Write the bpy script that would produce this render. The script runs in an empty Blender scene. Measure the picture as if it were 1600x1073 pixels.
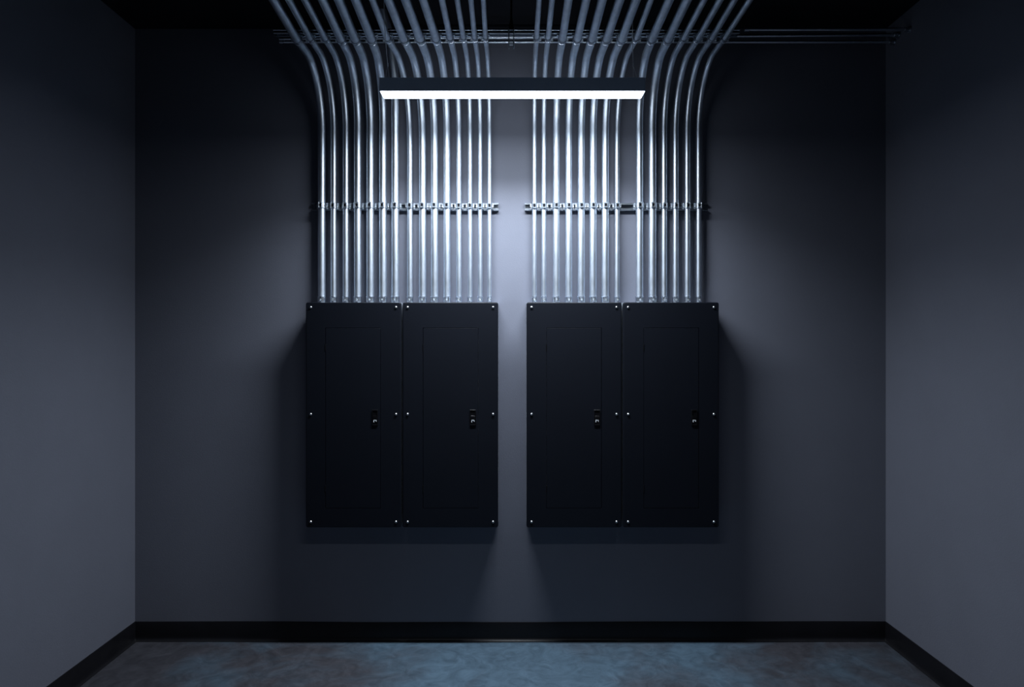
import bpy, bmesh, math, random
from mathutils import Vector, Matrix, noise

random.seed(4)
PI = math.pi
SC = bpy.context.scene
COL = SC.collection

# ------------------------------------------------------------------ camera, world, exposure
F = 1018.0            # focal length in pixels of the 1600 px wide frame
D = 3.45              # camera to back wall
H = 1.572             # camera height
cam_d = bpy.data.cameras.new('camera')
cam_d.sensor_fit = 'HORIZONTAL'
cam_d.sensor_width = 36.0
cam_d.lens = F * 36.0 / 1600.0
cam_d.clip_start = 0.02
cam = bpy.data.objects.new('camera', cam_d)
cam.location = (0, -D, H)
cam.rotation_euler = (PI / 2, 0, 0)
COL.objects.link(cam)
SC.camera = cam

world = bpy.data.worlds.new('world')
SC.world = world
world.use_nodes = True
world.node_tree.nodes['Background'].inputs[0].default_value = (0.0, 0.0, 0.0, 1)
world.node_tree.nodes['Background'].inputs[1].default_value = 0.0

LAMP_COLOR = (0.85, 0.92, 1.0)
LAMP_WALL = (37.0, 12.0, 1.8) # watts of the visible pendant: downward beam, wide glow, strip added at the back edge to brighten the wall
LAMP_ROOM = (4.9, 1.0, 0.05)      # the same for the dimmer second pendant over the middle of the room
LAMP_FACE = 6.0             # brightness of the diffusers as seen
LAMP_SPREAD = (133.0, 180.0) # beams of the two pendants, degrees

SC.view_settings.view_transform = 'Standard'
SC.view_settings.look = 'None'
SC.view_settings.exposure = 0.0
SC.view_settings.gamma = 1.0
SC.view_settings.use_curve_mapping = False


def W(px, py, d):
    """world point seen at pixel (px, py) at distance d along the view axis"""
    return Vector(((px - 800.0) * d / F, d - D, H + (536.5 - py) * d / F))


# ------------------------------------------------------------------ materials
def mat(name, color, rough=0.5, metal=0.0, emit=None, spec=0.5, var=0.0, vscale=20.0, rvar=0.0,
        bump=0.0, bscale=200.0, color2=None, stretch=(1, 1, 1)):
    m = bpy.data.materials.new(name)
    m.use_nodes = True
    nt = m.node_tree
    b = nt.nodes['Principled BSDF']
    b.inputs['Base Color'].default_value = (*color, 1)
    b.inputs['Roughness'].default_value = rough
    b.inputs['Metallic'].default_value = metal
    b.inputs['Specular IOR Level'].default_value = spec
    if emit:
        b.inputs['Emission Color'].default_value = (*emit[0], 1)
        b.inputs['Emission Strength'].default_value = emit[1]
    tc = nt.nodes.new('ShaderNodeTexCoord')
    mp = nt.nodes.new('ShaderNodeMapping')
    mp.inputs['Scale'].default_value = stretch
    nt.links.new(tc.outputs['Object'], mp.inputs['Vector'])
    if var or rvar or color2:
        n = nt.nodes.new('ShaderNodeTexNoise')
        n.inputs['Scale'].default_value = vscale
        n.inputs['Detail'].default_value = 5
        n.inputs['Roughness'].default_value = 0.6
        nt.links.new(mp.outputs[0], n.inputs['Vector'])
        if var or color2:
            r = nt.nodes.new('ShaderNodeValToRGB')
            c2 = color2 or tuple(min(1, c * (1 + var)) for c in color)
            c1 = color if color2 else tuple(c * (1 - var) for c in color)
            r.color_ramp.elements[0].position = 0.32
            r.color_ramp.elements[1].position = 0.68
            r.color_ramp.elements[0].color = (*c1, 1)
            r.color_ramp.elements[1].color = (*c2, 1)
            nt.links.new(n.outputs['Fac'], r.inputs['Fac'])
            nt.links.new(r.outputs['Color'], b.inputs['Base Color'])
        if rvar:
            mr = nt.nodes.new('ShaderNodeMapRange')
            mr.inputs['To Min'].default_value = max(0.02, rough - rvar)
            mr.inputs['To Max'].default_value = rough + rvar
            nt.links.new(n.outputs['Fac'], mr.inputs['Value'])
            nt.links.new(mr.outputs[0], b.inputs['Roughness'])
    if bump:
        n2 = nt.nodes.new('ShaderNodeTexNoise')
        n2.inputs['Scale'].default_value = bscale
        n2.inputs['Detail'].default_value = 3
        nt.links.new(mp.outputs[0], n2.inputs['Vector'])
        bp = nt.nodes.new('ShaderNodeBump')
        bp.inputs['Strength'].default_value = bump
        bp.inputs['Distance'].default_value = 0.002
        nt.links.new(n2.outputs['Fac'], bp.inputs['Height'])
        nt.links.new(bp.outputs[0], b.inputs['Normal'])
    return m


M_WALL = mat('painted_wall', (0.135, 0.145, 0.182), 0.62, spec=0.25, var=0.03, vscale=3.0, bump=0.25, bscale=160)
M_CEIL = mat('black_ceiling', (0.012, 0.013, 0.017), 0.9, spec=0.1, var=0.1, vscale=4)
M_BASE = mat('black_rubber', (0.006, 0.006, 0.008), 0.42, spec=0.3, var=0.2, vscale=9)
M_PANEL = mat('black_enamel', (0.0036, 0.0050, 0.0090), 0.5, spec=0.16, var=0.06, vscale=5, bump=0.12, bscale=420)
M_BOX = mat('galvanized_box', (0.42, 0.45, 0.50), 0.5, 0.7, var=0.1, vscale=14)
M_LATCH = mat('black_plastic', (0.003, 0.003, 0.004), 0.3, spec=0.4, var=0.1, vscale=60)
M_MARK = mat('pale_mark', (0.62, 0.66, 0.70), 0.5, var=0.05, vscale=200)
M_STEEL = mat('galvanized_conduit', (0.68, 0.76, 0.86), 0.42, 1.0, var=0.10, vscale=34, rvar=0.05, stretch=(1, 1, 0.35))
M_ZINC = mat('zinc_fitting', (0.66, 0.72, 0.79), 0.34, 1.0, var=0.08, vscale=80, rvar=0.06)
M_STRUT = mat('zinc_strut', (0.48, 0.53, 0.60), 0.28, 1.0, var=0.07, vscale=18, rvar=0.06)
M_FIT = mat('bright_zinc_fitting', (0.68, 0.74, 0.82), 0.25, 1.0, var=0.08, vscale=80, rvar=0.05)
M_DARKBOLT = mat('dark_bolt', (0.02, 0.02, 0.025), 0.35, 0.8, var=0.1, vscale=90)
M_SCREW = mat('bright_screw', (0.82, 0.85, 0.88), 0.30, 1.0, var=0.05, vscale=300)
M_HOUSING = mat('lamp_housing', (0.50, 0.60, 0.72), 0.5, spec=0.3, var=0.04, vscale=12)
M_CABLE = mat('steel_cable', (0.90, 0.92, 0.94), 0.35, 0.1, var=0.05, vscale=300)
M_ROD = mat('black_rod', (0.004, 0.004, 0.005), 0.6, spec=0.2, var=0.1, vscale=100)



def floor_material():
    m = bpy.data.materials.new('stained_lamplit_concrete')
    m.use_nodes = True
    nt = m.node_tree
    b = nt.nodes['Principled BSDF']
    tc = nt.nodes.new('ShaderNodeTexCoord')

    def nz(scale, detail, rough, dist=0.0):
        n = nt.nodes.new('ShaderNodeTexNoise')
        n.inputs['Scale'].default_value = scale
        n.inputs['Detail'].default_value = detail
        n.inputs['Roughness'].default_value = rough
        n.inputs['Distortion'].default_value = dist
        nt.links.new(tc.outputs['Object'], n.inputs['Vector'])
        return n
    big = nz(1.6, 6, 0.6, 0.6)
    mid = nz(9, 9, 0.72, 1.6)
    fine = nz(40, 6, 0.7)
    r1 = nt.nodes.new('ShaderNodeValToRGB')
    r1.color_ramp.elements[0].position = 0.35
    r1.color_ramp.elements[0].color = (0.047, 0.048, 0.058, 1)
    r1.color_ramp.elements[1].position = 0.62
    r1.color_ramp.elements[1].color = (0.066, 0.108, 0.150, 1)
    # lamplight painted in: brighter bluish centre, darker grey towards the side walls
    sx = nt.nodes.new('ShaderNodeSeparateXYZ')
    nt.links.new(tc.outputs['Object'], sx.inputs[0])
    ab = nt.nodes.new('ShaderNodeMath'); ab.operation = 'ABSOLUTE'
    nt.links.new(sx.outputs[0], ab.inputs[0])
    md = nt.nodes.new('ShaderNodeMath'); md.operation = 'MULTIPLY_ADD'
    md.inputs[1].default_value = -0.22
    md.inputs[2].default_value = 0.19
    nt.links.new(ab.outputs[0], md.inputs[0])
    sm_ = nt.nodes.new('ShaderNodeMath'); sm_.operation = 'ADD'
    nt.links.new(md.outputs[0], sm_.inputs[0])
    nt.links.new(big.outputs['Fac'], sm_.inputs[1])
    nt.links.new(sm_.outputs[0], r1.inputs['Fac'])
    r2 = nt.nodes.new('ShaderNodeValToRGB')
    r2.color_ramp.elements[0].position = 0.30
    r2.color_ramp.elements[0].color = (0.55, 0.54, 0.54, 1)
    r2.color_ramp.elements[1].position = 0.66
    r2.color_ramp.elements[1].color = (1.25, 1.25, 1.25, 1)
    nt.links.new(mid.outputs['Fac'], r2.inputs['Fac'])
    mx = nt.nodes.new('ShaderNodeMix')
    mx.data_type = 'RGBA'
    mx.blend_type = 'MULTIPLY'
    mx.inputs['Factor'].default_value = 0.8
    nt.links.new(r1.outputs['Color'], mx.inputs[6])
    nt.links.new(r2.outputs['Color'], mx.inputs[7])
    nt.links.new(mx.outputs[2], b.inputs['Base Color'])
    mr = nt.nodes.new('ShaderNodeMapRange')
    mr.inputs['To Min'].default_value = 0.30
    mr.inputs['To Max'].default_value = 0.62
    nt.links.new(mid.outputs['Fac'], mr.inputs['Value'])
    nt.links.new(mr.outputs[0], b.inputs['Roughness'])
    b.inputs['Specular IOR Level'].default_value = 0.4
    ad = nt.nodes.new('ShaderNodeMath')
    ad.operation = 'ADD'
    nt.links.new(mid.outputs['Fac'], ad.inputs[0])
    nt.links.new(fine.outputs['Fac'], ad.inputs[1])
    bp = nt.nodes.new('ShaderNodeBump')
    bp.inputs['Strength'].default_value = 0.35
    bp.inputs['Distance'].default_value = 0.006
    nt.links.new(ad.outputs[0], bp.inputs['Height'])
    nt.links.new(bp.outputs[0], b.inputs['Normal'])
    return m


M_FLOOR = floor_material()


# ------------------------------------------------------------------ mesh helpers
def box(bm, c, s, bevel=0.0, seg=1):
    r = bmesh.ops.create_cube(bm, size=1.0)
    vs = r['verts']
    for v in vs:
        v.co = Vector((v.co.x * s[0] + c[0], v.co.y * s[1] + c[1], v.co.z * s[2] + c[2]))
    if bevel:
        es = list({e for v in vs for e in v.link_edges})
        bmesh.ops.bevel(bm, geom=es, offset=bevel, segments=seg, affect='EDGES', profile=0.5)
    return bm


def sweep(bm, pts, r, n=20, cap=True):
    """round tube through the points (parallel transport frames)"""
    pts = [Vector(p) for p in pts]
    rings = []
    up = None
    for i, p in enumerate(pts):
        t = (pts[min(i + 1, len(pts) - 1)] - pts[max(i - 1, 0)]).normalized()
        if up is None:
            up = Vector((1, 0, 0)) if abs(t.x) < 0.9 else Vector((0, 0, 1))
        up = (up - t * up.dot(t)).normalized()
        s = t.cross(up)
        rr = r[i] if isinstance(r, (list, tuple)) else r
        rings.append([bm.verts.new(p + (up * math.cos(2 * PI * k / n) + s * math.sin(2 * PI * k / n)) * rr)
                      for k in range(n)])
    for a, b in zip(rings, rings[1:]):
        for k in range(n):
            f = bm.faces.new((a[k], a[(k + 1) % n], b[(k + 1) % n], b[k]))
            f.smooth = True
    if cap:
        bm.faces.new(rings[0][::-1])
        bm.faces.new(rings[-1])
    return bm


def lathe(bm, prof, axis='Z', n=20, c=(0, 0, 0), closed=False):
    """profile of (radius, height) turned about an axis"""
    c = Vector(c)
    rings = []
    for r, h in prof:
        ring = []
        for k in range(n):
            a = 2 * PI * k / n
            u, v = r * math.cos(a), r * math.sin(a)
            p = {'Z': (u, v, h), 'Y': (u, h, v), 'X': (h, u, v)}[axis]
            ring.append(bm.verts.new(c + Vector(p)))
        rings.append(ring)
    pairs = list(zip(rings, rings[1:]))
    if closed:
        pairs.append((rings[-1], rings[0]))
    for a, b in pairs:
        for k in range(n):
            f = bm.faces.new((a[k], a[(k + 1) % n], b[(k + 1) % n], b[k]))
            f.smooth = True
    if not closed:
        bm.faces.new(rings[0][::-1])
        bm.faces.new(rings[-1])
    return bm


def prism_x(bm, prof, x0, x1):
    """closed profile of (y, z) extruded from x0 to x1"""
    a = [bm.verts.new((x0, y, z)) for y, z in prof]
    b = [bm.verts.new((x1, y, z)) for y, z in prof]
    n = len(prof)
    for k in range(n):
        bm.faces.new((a[k], a[(k + 1) % n], b[(k + 1) % n], b[k]))
    bm.faces.new(a[::-1])
    bm.faces.new(b)
    return bm


def finish(bm, name, m):
    bmesh.ops.recalc_face_normals(bm, faces=bm.faces)
    for e in bm.edges:
        if len(e.link_faces) == 2 and e.calc_face_angle(0) > 0.6:
            e.smooth = False
    me = bpy.data.meshes.new(name)
    bm.to_mesh(me)
    bm.free()
    me.materials.append(m)
    return me


def link(name, me, parent=None, loc=(0, 0, 0), rot=(0, 0, 0), label=None):
    o = bpy.data.objects.new(name, me)
    COL.objects.link(o)
    o.parent = parent
    o.location = loc
    o.rotation_euler = rot
    if label:
        o['label'] = label
    return o


def part(name, bm, m, parent=None, loc=(0, 0, 0), label=None):
    return link(name, finish(bm, name, m), parent, loc, label=label)


def thing(name, label, cat, loc=(0, 0, 0), group=None):
    o = bpy.data.objects.new(name, None)
    o.empty_display_size = 0.05
    COL.objects.link(o)
    o.location = loc
    o['label'] = label
    o['category'] = cat
    if group:
        o['group'] = group
    return o


def structure(name, bm, m, label):
    o = part(name, bm, m)
    o['kind'] = 'structure'
    o['label'] = label
    return o


B = bmesh.new

# ------------------------------------------------------------------ room shell
XL = (211 - 800) * D / F
XR = (1384 - 800) * D / F
YF = -6.2
ZC = H + 1.665
T = 0.12
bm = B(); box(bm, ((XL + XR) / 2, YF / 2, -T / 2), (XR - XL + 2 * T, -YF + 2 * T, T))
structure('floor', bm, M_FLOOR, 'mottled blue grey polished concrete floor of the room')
bm = B(); box(bm, ((XL + XR) / 2, YF / 2, ZC + T / 2), (XR - XL + 2 * T, -YF + 2 * T, T))
structure('ceiling', bm, M_CEIL, 'black painted ceiling above the conduits')
bm = B(); box(bm, ((XL + XR) / 2, T / 2, ZC / 2), (XR - XL + 2 * T, T, ZC))
structure('wall_back', bm, M_WALL, 'dark grey painted wall carrying the four panels')
bm = B(); box(bm, (XL - T / 2, YF / 2, ZC / 2), (T, -YF, ZC))
structure('wall_left', bm, M_WALL, 'plain dark grey side wall on the left')
bm = B(); box(bm, (XR + T / 2, YF / 2, ZC / 2), (T, -YF, ZC))
structure('wall_right', bm, M_WALL, 'plain dark grey side wall on the right')
bm = B(); box(bm, ((XL + XR) / 2, YF - T / 2, ZC / 2), (XR - XL + 2 * T, T, ZC))
structure('wall_front', bm, M_WALL, 'dark grey wall behind the viewer')

# cove baseboards: (offset from wall, height) profile, slightly wavy like soft rubber
BH = 0.1016
BPROF = [(0.0, 0.0), (0.0165, 0.0), (0.0175, 0.0022), (0.0145, 0.0045), (0.0085, 0.0095), (0.0058, 0.018), (0.0052, 0.03),
         (0.0050, BH - 0.003), (0.0036, BH), (0.0, BH)]


def baseboard(name, a, b, inward, label, wave=0.0):
    a, b, inward = Vector(a), Vector(b), Vector(inward)
    n = 48
    bm = B()
    rows = []
    for i in range(n + 1):
        t = i / n
        p = a.lerp(b, t)
        w1 = wave * (noise.noise(Vector((t * 5.1, 3.3, 0))) * 1.0 - 0.8 * math.exp(-((t - 0.5) / 0.28) ** 2))
        w2 = wave * (0.5 + 0.9 * noise.noise(Vector((t * 6.3, 9.1, 0)))) * math.exp(-((t - 0.5) / 0.3) ** 2)
        row = []
        for (u, z) in BPROF:
            if z > 0.09:
                z += w1 * 0.8
            if 0.016 < u:
                u += 2.2 * max(0.0, w2)
            row.append(bm.verts.new(p + inward * u + Vector((0, 0, z))))
        rows.append(row)
    m = len(BPROF)
    for r0, r1 in zip(rows, rows[1:]):
        for k in range(m):
            bm.faces.new((r0[k], r0[(k + 1) % m], r1[(k + 1) % m], r1[k])).smooth = True
    bm.faces.new(rows[0][::-1])
    bm.faces.new(rows[-1])
    o = structure(name, bm, M_BASE, label)
    return o


baseboard('baseboard_back', (XL, 0, 0), (XR, 0, 0), (0, -1, 0), 'black rubber cove base along the back wall', 0.006)
baseboard('baseboard_left', (XL, YF, 0), (XL, 0, 0), (1, 0, 0), 'black rubber cove base along the left wall')
baseboard('baseboard_right', (XR, 0, 0), (XR, YF, 0), (-1, 0, 0), 'black rubber cove base along the right wall')
baseboard('baseboard_front', (XR, YF, 0), (XL, YF, 0), (0, 1, 0), 'black rubber cove base behind the viewer')

# ------------------------------------------------------------------ electrical panels
DF = 3.30                      # distance of the covers' faces
PZ1 = H + (536.5 - 472) * DF / F
PZ0 = H + (536.5 - 824) * DF / F
PH = PZ1 - PZ0


def rrect(x0, x1, z0, z1, r, seg=5):
    pts = []
    for cx, cz, a0 in ((x1 - r, z1 - r, 0), (x0 + r, z1 - r, 90), (x0 + r, z0 + r, 180), (x1 - r, z0 + r, 270)):
        for k in range(seg + 1):
            a = math.radians(a0 + 90 * k / seg)
            pts.append((cx + r * math.cos(a), cz + r * math.sin(a)))
    return pts


def bridge_rings(bm, rings, closed=False):
    n = len(rings[0])
    prs = list(zip(rings, rings[1:])) + ([(rings[-1], rings[0])] if closed else [])
    for a, b in prs:
        for k in range(n):
            bm.faces.new((a[k], a[(k + 1) % n], b[(k + 1) % n], b[k]))


def ring_at(bm, rect, y):
    return [bm.verts.new((x, y, z)) for x, z in rect]


scr = B()
lathe(scr, [(0.0008, -0.0064), (0.0026, -0.0061), (0.0046, -0.0050), (0.0061, -0.0031), (0.0068, -0.0010), (0.0070, 0.001)], 'Y', 16)
ME_SCREW = finish(scr, 'cover_screw', M_SCREW)
slot = B()
box(slot, (0, -0.0054, 0), (0.0080, 0.0022, 0.0014))
ME_SLOT = finish(slot, 'screw_slot', M_DARKBOLT)


def panel(px0, px1, dx0, dx1, lx0, lx1, label, slot_turn):
    x0 = (px0 - 800) * DF / F
    x1 = (px1 - 800) * DF / F
    cx = (x0 + x1) / 2
    w = x1 - x0
    t = thing('electrical_panel', label, 'panel', (cx, 0, PZ0), 'black electrical panels on the back wall')
    yf = DF - D

    def lx(p):
        return (p - 800) * DF / F - cx

    def lz(p):
        return H + (536.5 - p) * DF / F - PZ0
    # box behind the cover
    bm = B()
    box(bm, (0, (yf + 0.014) / 2, PH / 2), (w - 0.003, -(yf + 0.018), PH - 0.004), 0.001)
    part('enclosure_box', bm, M_BOX, t, label='bare galvanized box behind the black cover')
    # cover plate with opening for the door
    d0, d1, e0, e1 = lx(dx0), lx(dx1), lz(794), lz(512)
    bm = B()
    g = 0.0012
    o_ = (-w / 2, w / 2, 0, PH)
    ins = lambda q: (o_[0] + q, o_[1] - q, o_[2] + q, o_[3] - q)
    rings = [ring_at(bm, rrect(*ins(0.001), 0.009), yf + 0.0145),
             ring_at(bm, rrect(*ins(0.0), 0.010), yf + 0.0135),
             ring_at(bm, rrect(*ins(0.0), 0.010), yf + 0.005),
             ring_at(bm, rrect(*ins(0.0014), 0.010), yf + 0.0016),
             ring_at(bm, rrect(*ins(0.0045), 0.008), yf),
             ring_at(bm, rrect(d0 - g, d1 + g, e0 - g, e1 + g, 0.004), yf),
             ring_at(bm, rrect(d0 - g, d1 + g, e0 - g, e1 + g, 0.004), yf + 0.0145)]
    bridge_rings(bm, rings, True)
    part('cover', bm, M_PANEL, t)
    # door
    bm = B()
    q = 0.0005
    rings = [ring_at(bm, rrect(d0 + q, d1 - q, e0 + q, e1 - q, 0.0035), yf + 0.014),
             ring_at(bm, rrect(d0 + q, d1 - q, e0 + q, e1 - q, 0.0035), yf + 0.0018),
             ring_at(bm, rrect(d0 + q + 0.0012, d1 - q - 0.0012, e0 + q + 0.0012, e1 - q - 0.0012, 0.003), yf + 0.0006)]
    bridge_rings(bm, rings)
    bm.faces.new(rings[0]); bm.faces.new(rings[-1][::-1])
    door = part('door', bm, M_PANEL, t)
    # hinge knuckles on the left edge
    for pz in (543, 763):
        bm = B()
        lathe(bm, [(0.0012, -0.017), (0.0026, -0.016), (0.0026, 0.016), (0.0012, 0.017)], 'Z', 10,
              (d0 - 0.0005, yf + 0.0006, lz(pz)))
        part('hinge', bm, M_LATCH, door)
    # latch: recessed black housing, slide, pale tab
    a0, a1, b0, b1 = lx(lx0), lx(lx1), lz(664.5), lz(640)
    bm = B()
    rings = [ring_at(bm, rrect(a0, a1, b0, b1, 0.0015, 2), yf + 0.002),
             ring_at(bm, rrect(a0, a1, b0, b1, 0.0015, 2), yf - 0.0030),
             ring_at(bm, rrect(a0 + 0.001, a1 - 0.001, b0 + 0.001, b1 - 0.001, 0.0012, 2), yf - 0.0042),
             ring_at(bm, rrect(a0 + 0.0035, a1 - 0.0035, b0 + 0.0035, b1 - 0.0035, 0.001, 2), yf - 0.0042),
             ring_at(bm, rrect(a0 + 0.0040, a1 - 0.0040, b0 + 0.0040, b1 - 0.0040, 0.001, 2), yf - 0.0010)]
    bridge_rings(bm, rings)
    bm.faces.new(rings[-1][::-1])
    part('latch', bm, M_LATCH, door, label='black latch recess')
    lc, lw = (a0 + a1) / 2, a1 - a0
    bm = B()
    box(bm, (lc, yf - 0.0026, lz(652.5)), (lw - 0.009, 0.0042, 0.0130), 0.0012)
    box(bm, (lc, yf - 0.0050, lz(649.5)), (lw - 0.012, 0.0016, 0.0022), 0.0005)
    part('latch_slide', bm, M_LATCH, door)
    bm = B()
    zt = lz(656.3)
    box(bm, (lc, yf - 0.0022, zt), (0.0150, 0.0024, 0.0042), 0.0006)
    box(bm, (lc - 0.0058, yf - 0.0022, zt - 0.0062), (0.0036, 0.0024, 0.0090), 0.0006)
    box(bm, (lc + 0.0062, yf - 0.0022, zt - 0.0046), (0.0030, 0.0024, 0.0066), 0.0006)
    part('latch_mark', bm, M_MARK, door, label='small pale mark on the latch')
    # six cover screws
    k = 0
    for sz in (480, 647, 815):
        for sx in (px0 + 8, px1 - 8):
            s = link('screw', ME_SCREW, t, (lx(sx), yf, lz(sz)))
            link('screw_slot', ME_SLOT, s, rot=(0, slot_turn[k], 0))
            k += 1
    return t


panel(477.6, 626.8, 508.5, 594.5, 581.5, 590.5, 'black electrical panel furthest left, beneath seven conduits', [.3, 1.0, .2, 2.2, .9, 1.7])
panel(628.9, 778.4, 661.0, 747.2, 734.0, 743.8, 'black electrical panel just left of the central wall gap, beneath eight conduits', [.8, .1, 1.3, .0, 2.5, .4])
panel(822.6, 971.4, 854.0, 940.0, 928.2, 937.6, 'black electrical panel just right of the central wall gap, beneath eight conduits', [.5, 1.9, .7, .2, 1.1, .3])
panel(973.5, 1123.4, 1006.0, 1092.0, 1080.2, 1089.4, 'black electrical panel furthest right, beneath six conduits', [1.4, .6, 2.0, .9, .1, 1.2])

# ------------------------------------------------------------------ strut channels on the wall
SW = 0.041
SD = 0.022                     # depth of the shallow wall strut
ZS = H + (536.5 - 322.3) * 3.42 / F


def channel_profile(hw, dep, th=0.0026, lip=0.0098, ret=0.0075):
    """C channel open towards -Y; (y, z) outline, back at y = 0"""
    f = -dep
    return [(0, -hw), (0, hw), (f + 0.0012, hw), (f, hw - 0.0012), (f, hw - lip), (f + ret, hw - lip), (f + ret, hw - lip + th),
            (f + th, hw - lip + th), (f + th, hw - th), (-th, hw - th), (-th, -hw + th), (f + th, -hw + th),
            (f + th, -hw + lip - th), (f + ret, -hw + lip - th), (f + ret, -hw + lip), (f, -hw + lip), (f, -hw + 0.0012),
            (f + 0.0012, -hw)]


def wall_strut(px0, px1, label):
    d = D - SD
    x0, x1 = (px0 - 800) * d / F, (px1 - 800) * d / F
    t = thing('strut_channel', label, 'strut', ((x0 + x1) / 2, 0, ZS), 'strut channels on the back wall')
    bm = B()
    prism_x(bm, channel_profile(SW / 2, SD), x0 - (x0 + x1) / 2, x1 - (x0 + x1) / 2)
    part('channel', bm, M_STRUT, t)
    return t


strut_l = wall_strut(487, 779, 'slotted zinc wall strut clamping the fifteen conduits over the left pair of panels')
strut_r = wall_strut(820, 1106, 'slotted zinc wall strut clamping the fourteen conduits over the right pair of panels')


def wall_clamp_meshes(r):
    ro = r + 0.0026
    hh = 0.0155
    bm = B()
    lathe(bm, [(r + 0.0002, -hh), (ro - 0.0006, -hh), (ro + 0.0010, -hh + 0.0010), (ro + 0.0010, -hh + 0.0030), (ro, -hh + 0.0042),
               (ro, hh - 0.0042), (ro + 0.0010, hh - 0.0030), (ro + 0.0010, hh - 0.0010), (ro - 0.0006, hh), (r + 0.0002, hh)],
          'Z', 24, closed=True)
    # front ears: a frame around the bolt
    fy = -(ro + 0.0030)
    for sx in (-1, 1):
        box(bm, (sx * 0.0075, fy, 0), (0.0030, 0.0110, 2 * hh - 0.002), 0.0008)
    box(bm, (0, fy - 0.001, -0.0112), (0.0150, 0.0080, 0.0042), 0.0008)
    box(bm, (0, fy + 0.001, 0.0110), (0.0150, 0.0060, 0.0040), 0.0008)
    # shoulders hooked into the strut slot
    for sx in (-1, 1):
        box(bm, (sx * (ro + 0.0032), r - 0.0025, 0), (0.0090, 0.0040, 0.0300), 0.0008)
    clamp = finish(bm, 'pipe_clamp', M_ZINC)
    bm = B()
    box(bm, (0, -(ro + 0.0030), 0.0002), (0.0112, 0.0070, 0.0120), 0.0010)
    bolt = finish(bm, 'clamp_bolt', M_DARKBOLT)
    bm = B()
    lathe(bm, [(0.0036, 0.0), (0.0036, -0.0045), (0.0028, -0.0062), (0.0010, -0.0066)], 'Y', 10)
    stud = finish(bm, 'clamp_stud', M_SCREW)
    return clamp, bolt, stud, ro


def ceiling_clamp_meshes(r, side):
    """ring about the conduit's axis (Y) with ear and bolt on one side"""
    ro = r + 0.0022
    hh = 0.013
    bm = B()
    lathe(bm, [(r + 0.0002, -hh), (ro - 0.0004, -hh), (ro + 0.0010, -hh + 0.001), (ro + 0.0010, -hh + 0.0028), (ro, -hh + 0.004),
               (ro, hh - 0.004), (ro + 0.0010, hh - 0.0028), (ro + 0.0010, hh - 0.001), (ro - 0.0004, hh), (r + 0.0002, hh)],
          'Y', 22, closed=True)
    box(bm, (side * (ro + 0.003), 0, 0), (0.010, 2 * hh, 0.0035), 0.0008)
    box(bm, (-side * (ro + 0.002), 0, ro * 0.8), (0.008, 2 * hh, 0.0035), 0.0008)
    clamp = finish(bm, 'pipe_clamp', M_FIT)
    bm = B()
    lathe(bm, [(0.0010, -0.0080), (0.0038, -0.0072), (0.0050, -0.0045), (0.0050, 0.0)], 'Z', 10,
          (side * (ro + 0.004), 0.006, -0.0012))
    bolt = finish(bm, 'clamp_bolt', M_SCREW)
    return clamp, bolt


# ------------------------------------------------------------------ strut under the ceiling
HS = 1.437                                    # underside of the ceiling strut above the eye
DS0, DS1 = 3.019, 3.058
sx0, sx1 = (432 - 800) * 3.06 / F, (1151 - 800) * 3.06 / F
ceil_strut = thing('ceiling_strut', 'long slotted strut under the ceiling carrying the bent conduits', 'strut',
                   ((sx0 + sx1) / 2, (DS0 + DS1) / 2 - D, H + HS))
hx = (sx1 - sx0) / 2
dw = (DS1 - DS0) / 2
bm = B()
th, lp = 0.0026, 0.0105
prism_x(bm, [(-dw, 0.0010), (-dw + 0.001, 0), (-dw + lp, 0), (-dw + lp, 0.0075), (-dw + lp - th, 0.0075), (-dw + lp - th, th), (-dw + th, th),
             (-dw + th, 0.0206 - th), (dw - th, 0.0206 - th), (dw - th, th), (dw - lp + th, th), (dw - lp + th, 0.0075), (dw - lp, 0.0075),
             (dw - lp, 0), (dw - 0.001, 0), (dw, 0.001), (dw, 0.0206), (-dw, 0.0206), (-dw, 0.0178), (-dw - 0.0028, 0.0160), (-dw - 0.0034, 0.0138),
             (-dw, 0.0122)], -hx, hx)
part('channel', bm, M_FIT, ceil_strut)
SXC = (sx0 + sx1) / 2

# ------------------------------------------------------------------ conduits
# (x on the wall, x where it passes the ceiling strut, x at the top of the picture, diameter in pixels)
LEFT1 = [(502.7, 461.6, 427.7, 11.5), (521.3, 483.5, 451.6, 9.0), (540.4, 506.9, 476.7, 9.3), (559.0, 531.3, 504.4, 11.5),
         (578.6, 553.5, 529.6, 12.0), (598.3, 579.1, 556.0, 12.0), (617.6, None, None, 12.0)]
LEFT2 = [(640.5, 604.6, 582.4, 9.2), (660.3, 630.0, 607.5, 11.5), (679.0, 655.3, 634.0, 11.7), (698.3, 680.5, 661.6, 11.0),
         (717.0, 703.0, 690.6, 8.4), (734.4, 724.0, 714.5, 7.2), (750.2, 741.6, 735.8, 7.0), (764.9, 758.5, 755.2, 6.6)]
RIGHT1 = [(834.9, 838.4, 842.4, 7.0), (849.8, 856.7, 862.5, 7.6), (869.2, 879.4, 888.2, 10.6), (888.6, 902.8, 915.8, 10.8),
          (908.1, 925.9, 941.0, 11.4), (926.6, 949.0, 968.2, 11.5), (945.6, 972.5, 993.8, 11.5), (964.2, 995.0, 1016.5, 8.2)]
RIGHT2 = [(999.2, 1020.0, 1045.4, 11.5), (1019.3, 1045.4, 1073.0, 12.0), (1037.7, 1069.3, 1099.5, 8.8), (1055.6, 1092.0, 1124.7, 8.8),
          (1074.0, 1113.3, 1147.3, 8.4), (1091.8, 1133.5, 1171.2, 8.2)]
ORD = ['first', 'second', 'third', 'fourth', 'fifth', 'sixth', 'seventh', 'eighth']
BF, BD, RL = 0.235, 0.30, 0.41     # bend: forward reach, height, length
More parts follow.
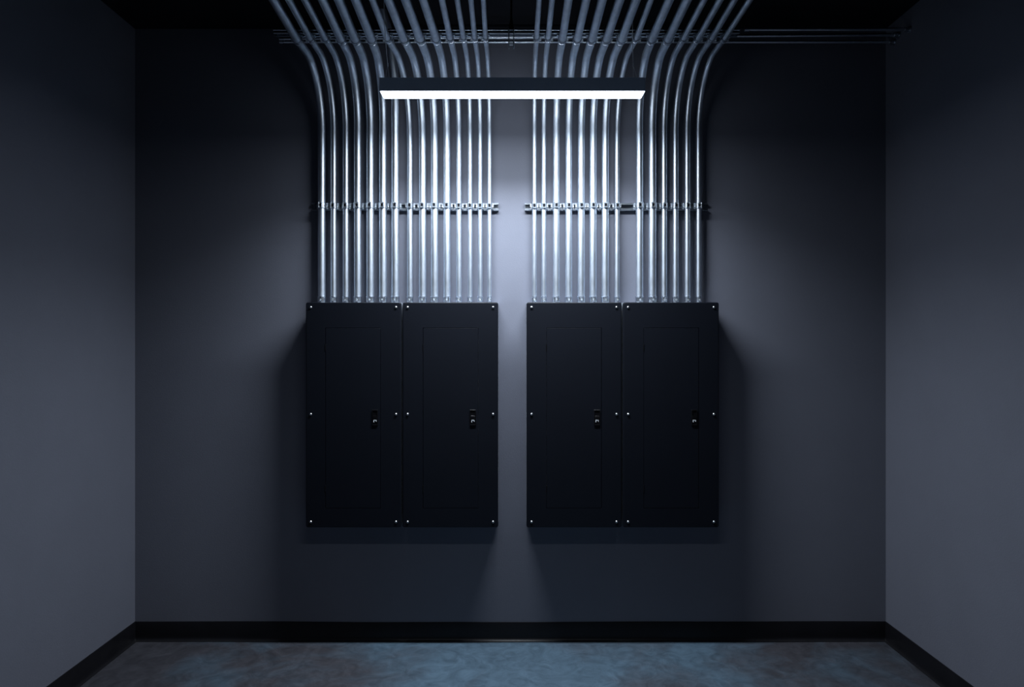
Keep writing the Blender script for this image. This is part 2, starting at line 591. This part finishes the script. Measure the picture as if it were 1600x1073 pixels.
clamp_cache, fit_cache, cc_cache = {}, {}, {}


def fitting_meshes(r):
    bm = B()
    ro = r + 0.0024
    lathe(bm, [(r + 0.0006, 0.0), (ro + 0.0030, 0.0), (ro + 0.0034, 0.0030), (ro + 0.0012, 0.0048), (ro, 0.0060), (ro, 0.0320),
               (ro + 0.0012, 0.0332), (ro + 0.0012, 0.0358), (r + 0.0006, 0.0368)], 'Z', 22)
    # flat pad for the set screw
    box(bm, (0, -ro - 0.0004, 0.019), (0.0150, 0.0050, 0.0190), 0.0012)
    fit = finish(bm, 'connector', M_FIT)
    bm = B()
    lathe(bm, [(0.0010, -0.0070), (0.0036, -0.0062), (0.0050, -0.0040), (0.0050, 0.0)], 'Y', 12, (0, -ro - 0.0029, 0.019))
    sc = finish(bm, 'set_screw', M_SCREW)
    return fit, sc


def conduit(spec, label, strut, size_word):
    xv, xs, xt, wpx = spec
    key = wpx
    r = round(wpx * 3.385 / F / 2, 5)
    dv = D - SD - r - 0.0028
    X0 = (xv - 800) * dv / F
    zb = PZ1 - 0.004
    t = thing('conduit', label, 'conduit', (X0, dv - D, zb), 'galvanized conduits above the panels')
    hc = HS - r - 0.0024
    pts = []
    h0 = zb - H
    if xs is None:
        # rises behind the ceiling strut into the ceiling, leaning away to the left
        for h in (h0, 0.5, 0.9, 1.10):
            pts.append((X0, dv, h))
        key_pts = [(617.6, 1.10, dv), (616.6, 1.354, 3.352), (611.4, 1.50, 3.31), (606.0, 1.585, 3.285), (594.0, 1.70, 3.25)]
        kp = [Vector(((a - 800) * c / F, c, b)) for a, b, c in key_pts]
        kp = [kp[0] * 2 - kp[1]] + kp + [kp[-1] * 2 - kp[-2]]
        for i in range(1, len(kp) - 2):
            for q in range(1, 9):
                u = q / 8
                p0, p1, p2, p3 = kp[i - 1:i + 3]
                pts.append(tuple(0.5 * ((2 * p1) + (p2 - p0) * u + (2 * p0 - 5 * p1 + 4 * p2 - p3) * u * u
                                        + (3 * p1 - p0 - 3 * p2 + p3) * u ** 3)))
    else:
        ds = hc * F / (536.5 - 58)
        dt = hc * F / 536.5
        Xs, Xt = (xs - 800) * ds / F, (xt - 800) * dt / F
        slope = max(-0.12, min(0.12, (Xt - Xs) / (ds - dt)))
        arc = []
        n = 22
        for k in range(n + 1):
            u = 1 - k / n
            f = u ** 3 * BF + 3 * u * u * (1 - u) * 0.13
            g = 3 * u * (1 - u) ** 2 * 0.12 + (1 - u) ** 3 * BD
            arc.append((dv - f, hc - g))
        arc = arc if arc[0][1] < arc[-1][1] else arc[::-1]
        low = 0.12
        tot = low + RL + max(0.0, (dv - BF) - ds)
        pts.append((X0, dv, h0))
        pts.append((X0, dv, hc - BD - low - 0.05))

        def sm(s):
            u = max(0.0, min(1.0, s / tot))
            return X0 + (Xs - X0) * (u * u * (1.6 - 0.6 * u))
        for k in range(1, 5):
            pts.append((sm(low * k / 5), dv, hc - BD - low + low * k / 5))
        for k, (dd, hh) in enumerate(arc):
            pts.append((sm(low + RL * k / n), dd, hh))
        pts.append((Xs, ds, hc))
        for k in range(1, 5):
            dd = ds - (ds - 2.2) * k / 4
            pts.append((Xs + slope * (ds - dd), dd, hc))
        xe = pts[-1][0]
        pts.append((xe, 1.2, hc))
        pts.append((xe, D + YF + 0.0, hc))
    bm = B()
    sweep(bm, [(x - X0, d - dv, h + H - zb) for x, d, h in pts], r, 22)
    part('pipe', bm, M_STEEL, t)
    if key not in fit_cache:
        fit_cache[key] = fitting_meshes(r)
        clamp_cache[key] = wall_clamp_meshes(r)
    c = link('connector', fit_cache[key][0], t, (0, 0, 0.004))
    link('set_screw', fit_cache[key][1], c, rot=(0, 0, 0))
    # clamp on the wall strut
    me, mb, ms, ro = clamp_cache[key]
    c = link('pipe_clamp', me, strut, (X0 - strut.location.x, dv - D, 0))
    link('clamp_bolt', mb, c)
    for s in (-1, 1):
        link('clamp_stud', ms, c, (s * (ro + 0.0034), r - 0.0045, -0.0045))
    # clamp on the ceiling strut
    if xs is not None:
        side = 1 if xv > 800 else -1
        ck = (key, side)
        if ck not in cc_cache:
            cc_cache[ck] = ceiling_clamp_meshes(r, side)
        dm = (DS0 + DS1) / 2
        # conduit position at the strut
        for (xa, da, ha), (xb, db, hb) in zip(pts, pts[1:]):
            if db <= dm <= da and da > db:
                xx = xa + (xb - xa) * (da - dm) / (da - db)
                zz = ha + (hb - ha) * (da - dm) / (da - db)
        c = link('pipe_clamp', cc_cache[ck][0], ceil_strut, (xx - SXC, 0, zz - HS))
        link('clamp_bolt', cc_cache[ck][1], c)


WHERE = [(LEFT1, 'above the panel furthest left', strut_l), (LEFT2, 'above the panel left of the gap', strut_l),
         (RIGHT1, 'above the panel right of the gap', strut_r), (RIGHT2, 'above the panel furthest right', strut_r)]
for specs, where, strut in WHERE:
    for i, s in enumerate(specs):
        word = 'thick' if s[3] > 10 else ('medium' if s[3] > 8 else 'thin')
        if s[1] is None:
            lab = 'thick galvanized conduit rising behind its neighbour, seventh from left above leftmost panel'
        else:
            lab = '%s bent galvanized conduit, %s from left %s' % (word, ORD[i], where)
        conduit(s, lab, strut, word)

# ------------------------------------------------------------------ pendant lamps
LC = 2.92                      # distance of the lamp's middle
LW, LHH = 0.081, 0.060
LL = 414 * (LC - LW / 2) / F


def pendant(y, z, power, spread, label, cable_specs, group=None):
    """y, z: middle of the underside of the housing"""
    t = thing('pendant_lamp', label, 'lamp', (0.002, y, z))
    bm = B()
    box(bm, (0, 0, LHH / 2), (LL, LW, LHH), 0.0012)
    part('housing', bm, M_HOUSING, t)
    for s in (-1, 1):
        bm = B()
        box(bm, (s * (LL / 2 + 0.0010), 0, LHH / 2), (0.0024, LW + 0.0010, LHH + 0.0010), 0.0006)
        part('end_cap', bm, M_HOUSING, t)
    bm = B()
    a, b = LL / 2 - 0.0015, LW / 2 - 0.0015
    rings = [[bm.verts.new((x, yy, 0.001)) for x, yy in ((-a, -b), (a, -b), (a, b), (-a, b))],
             [bm.verts.new((x, yy, -0.0030)) for x, yy in ((-a, -b), (a, -b), (a, b), (-a, b))],
             [bm.verts.new((x, yy, -0.0055)) for x, yy in ((-a + .004, -b + .004), (a - .004, -b + .004), (a - .004, b - .004), (-a + .004, b - .004))]]
    bridge_rings(bm, rings)
    bm.faces.new(rings[0]); bm.faces.new(rings[-1][::-1])
    df = part('diffuser', bm, mat('lamp_diffuser', (0.8, 0.8, 0.8), 0.5, emit=(LAMP_COLOR, LAMP_FACE)), t, label='glowing white diffuser')
    for k, (watts, beam) in enumerate(zip(power, (spread, 180.0, 180.0))):
        ld = bpy.data.lights.new('lamp_light', 'AREA')
        ld.shape = 'RECTANGLE'
        ld.size, ld.size_y = LL - 0.012, LW - 0.012 if k < 2 else 0.005
        ld.energy = watts
        ld.color = LAMP_COLOR
        ld.spread = math.radians(beam)
        lo = bpy.data.objects.new('lamp_light', ld)
        COL.objects.link(lo)
        lo.parent = df
        lo.location = (0, 0, -0.0065)
        if k == 2:  # added strip on the back edge only, lifts the upper wall behind
            lo.location = (0, LW / 2 + 0.0005, -0.0030)
            lo.rotation_euler = (PI / 2, 0, 0)
    for top, kinks, grip, feet in cable_specs:
        # points are local to the lamp
        bm = B()
        sweep(bm, [top] + kinks + [grip], 0.0016, 8)
        for f in feet:
            sweep(bm, [grip, f], 0.0009, 8)
        cb = part('suspension_cable', bm, M_CABLE, t)
        bm = B()
        lathe(bm, [(0.0012, -0.010), (0.0030, -0.008), (0.0030, 0.006), (0.0012, 0.009)], 'Z', 10, grip)
        part('cable_gripper', bm, M_CABLE, cb)
        for f in feet:
            bm = B()
            lathe(bm, [(0.0045, 0.0), (0.0045, 0.003), (0.002, 0.005)], 'Z', 10, (f[0], f[1], LHH))
            part('cable_anchor', bm, M_HOUSING, cb)
        bm = B()
        lathe(bm, [(0.012, 0.0), (0.020, -0.004), (0.020, 0.0)][::-1] + [(0.004, -0.012)], 'Z', 14, top)
        part('ceiling_canopy', bm, M_HOUSING, cb)
    return t


LY = LC - D
LZ = H + (536.5 - 142.0) * (LC - LW / 2) / F


def loc(px, py, d=LC):
    p = W(px, py, d)
    return (p.x - 0.002, p.y - LY, p.z - LZ)


def ceil_pt(px, d=LC):
    p = Vector(((px - 800) * d / F, d - D, ZC))
    return (p.x - 0.002, p.y - LY, p.z - LZ)


zt_ = LHH
LZ2 = 2.46
pendant(LY, LZ, LAMP_WALL, LAMP_SPREAD[0], 'long slim pendant lamp with glowing white underside in front of the conduits', [
    (ceil_pt(600.2, 2.775), [loc(600.2, 20, 2.785), loc(601.0, 45, 2.805), loc(603.2, 72, 2.865), loc(604.0, 84, 2.895)], loc(605.8, 101),
     [(loc(601.5, 119)[0], 0.0, zt_), (loc(608.6, 119)[0], 0.0, zt_)]),
    (ceil_pt(988.2), [loc(988.2, 20), loc(988.4, 60)], loc(989.2, 101),
     [(loc(990.0, 119)[0], 0.0, zt_), (loc(996.5, 119)[0], 0.0, zt_)])])
zc_ = ZC - LZ2
pendant(-2.2, LZ2, LAMP_ROOM, LAMP_SPREAD[1], 'long slim pendant lamp over the middle of the room, outside the picture', [
    ((-0.548, 0, zc_), [], (-0.548, 0, 0.12), [(-0.56, 0, zt_), (-0.536, 0, zt_)]),
    ((0.542, 0, zc_), [], (0.542, 0, 0.12), [(0.53, 0, zt_), (0.554, 0, zt_)])])

# ------------------------------------------------------------------ hanger rod and its bracket on the ceiling strut
hg = thing('strut_hanger', 'black threaded hanger rod and ladder bracket holding the ceiling strut at its middle', 'hanger',
           (-0.003, (DS0 + DS1) / 2 - D, H + HS))
bm = B()
sweep(bm, [(0, 0, 0.0206), (0, 0, ZC - H - HS)], 0.0048, 12)
part('rod', bm, M_ROD, hg)
bm = B()
lathe(bm, [(0.0115, 0.0210), (0.0115, 0.040), (0.0100, 0.044), (0.0060, 0.072), (0.0050, 0.074)], 'Z', 14)
part('cone_nut', bm, M_ROD, hg)
fy = -dw - 0.0060
for sx in (-0.0118, 0.0112):
    bm = B()
    box(bm, (sx, fy, -0.0285), (0.0050, 0.0050, 0.093), 0.0010)
    part('bracket_side', bm, M_ZINC, hg)
for zz in (-0.015, -0.027, -0.046, -0.056):
    bm = B()
    box(bm, (-0.0003, fy + 0.001, zz), (0.0190, 0.0040, 0.0038), 0.0010)
    part('bracket_rung', bm, M_ZINC, hg)

# ------------------------------------------------------------------ horizontal conduits running on to the right wall
for (py, d, xa, drop, lab) in (
        (46, 3.24, 1.155, 0.0, 'thin dark horizontal pipe to the right wall, topmost of three'),
        (54.5, 3.33, (437 - 800) * 3.33 / F, 6.0, 'long thin horizontal pipe behind the bent conduits, middle of three'),
        (65.5, 3.37, (437 - 800) * 3.37 / F, 0.0, 'long thin horizontal pipe behind the bent conduits, lowest of three')):
    z = H + (536.5 - py) * d / F
    t = thing('horizontal_pipe', lab, 'pipe', (XR, d - D, z), 'horizontal pipes to the right wall')
    dz = -drop * d / F
    bm = B()
    sweep(bm, [(xa - XR, 0, dz), (-0.4, 0, dz * 0.4 / (XR - xa)), (0, 0, 0)], 0.0085, 14)
    part('pipe', bm, M_FIT, t)
    bm = B()
    lathe(bm, [(0.0088, -0.030), (0.0110, -0.029), (0.0110, -0.006), (0.0160, -0.005), (0.0160, 0.0)], 'X', 16)
    part('wall_flange', bm, M_STRUT, t)
    bm = B()
    lathe(bm, [(0.0088, 0.0), (0.0104, 0.001), (0.0104, 0.024), (0.0088, 0.025)], 'X', 16, (xa - XR - 0.001, 0, dz))
    part('end_coupling', bm, M_STRUT, t)
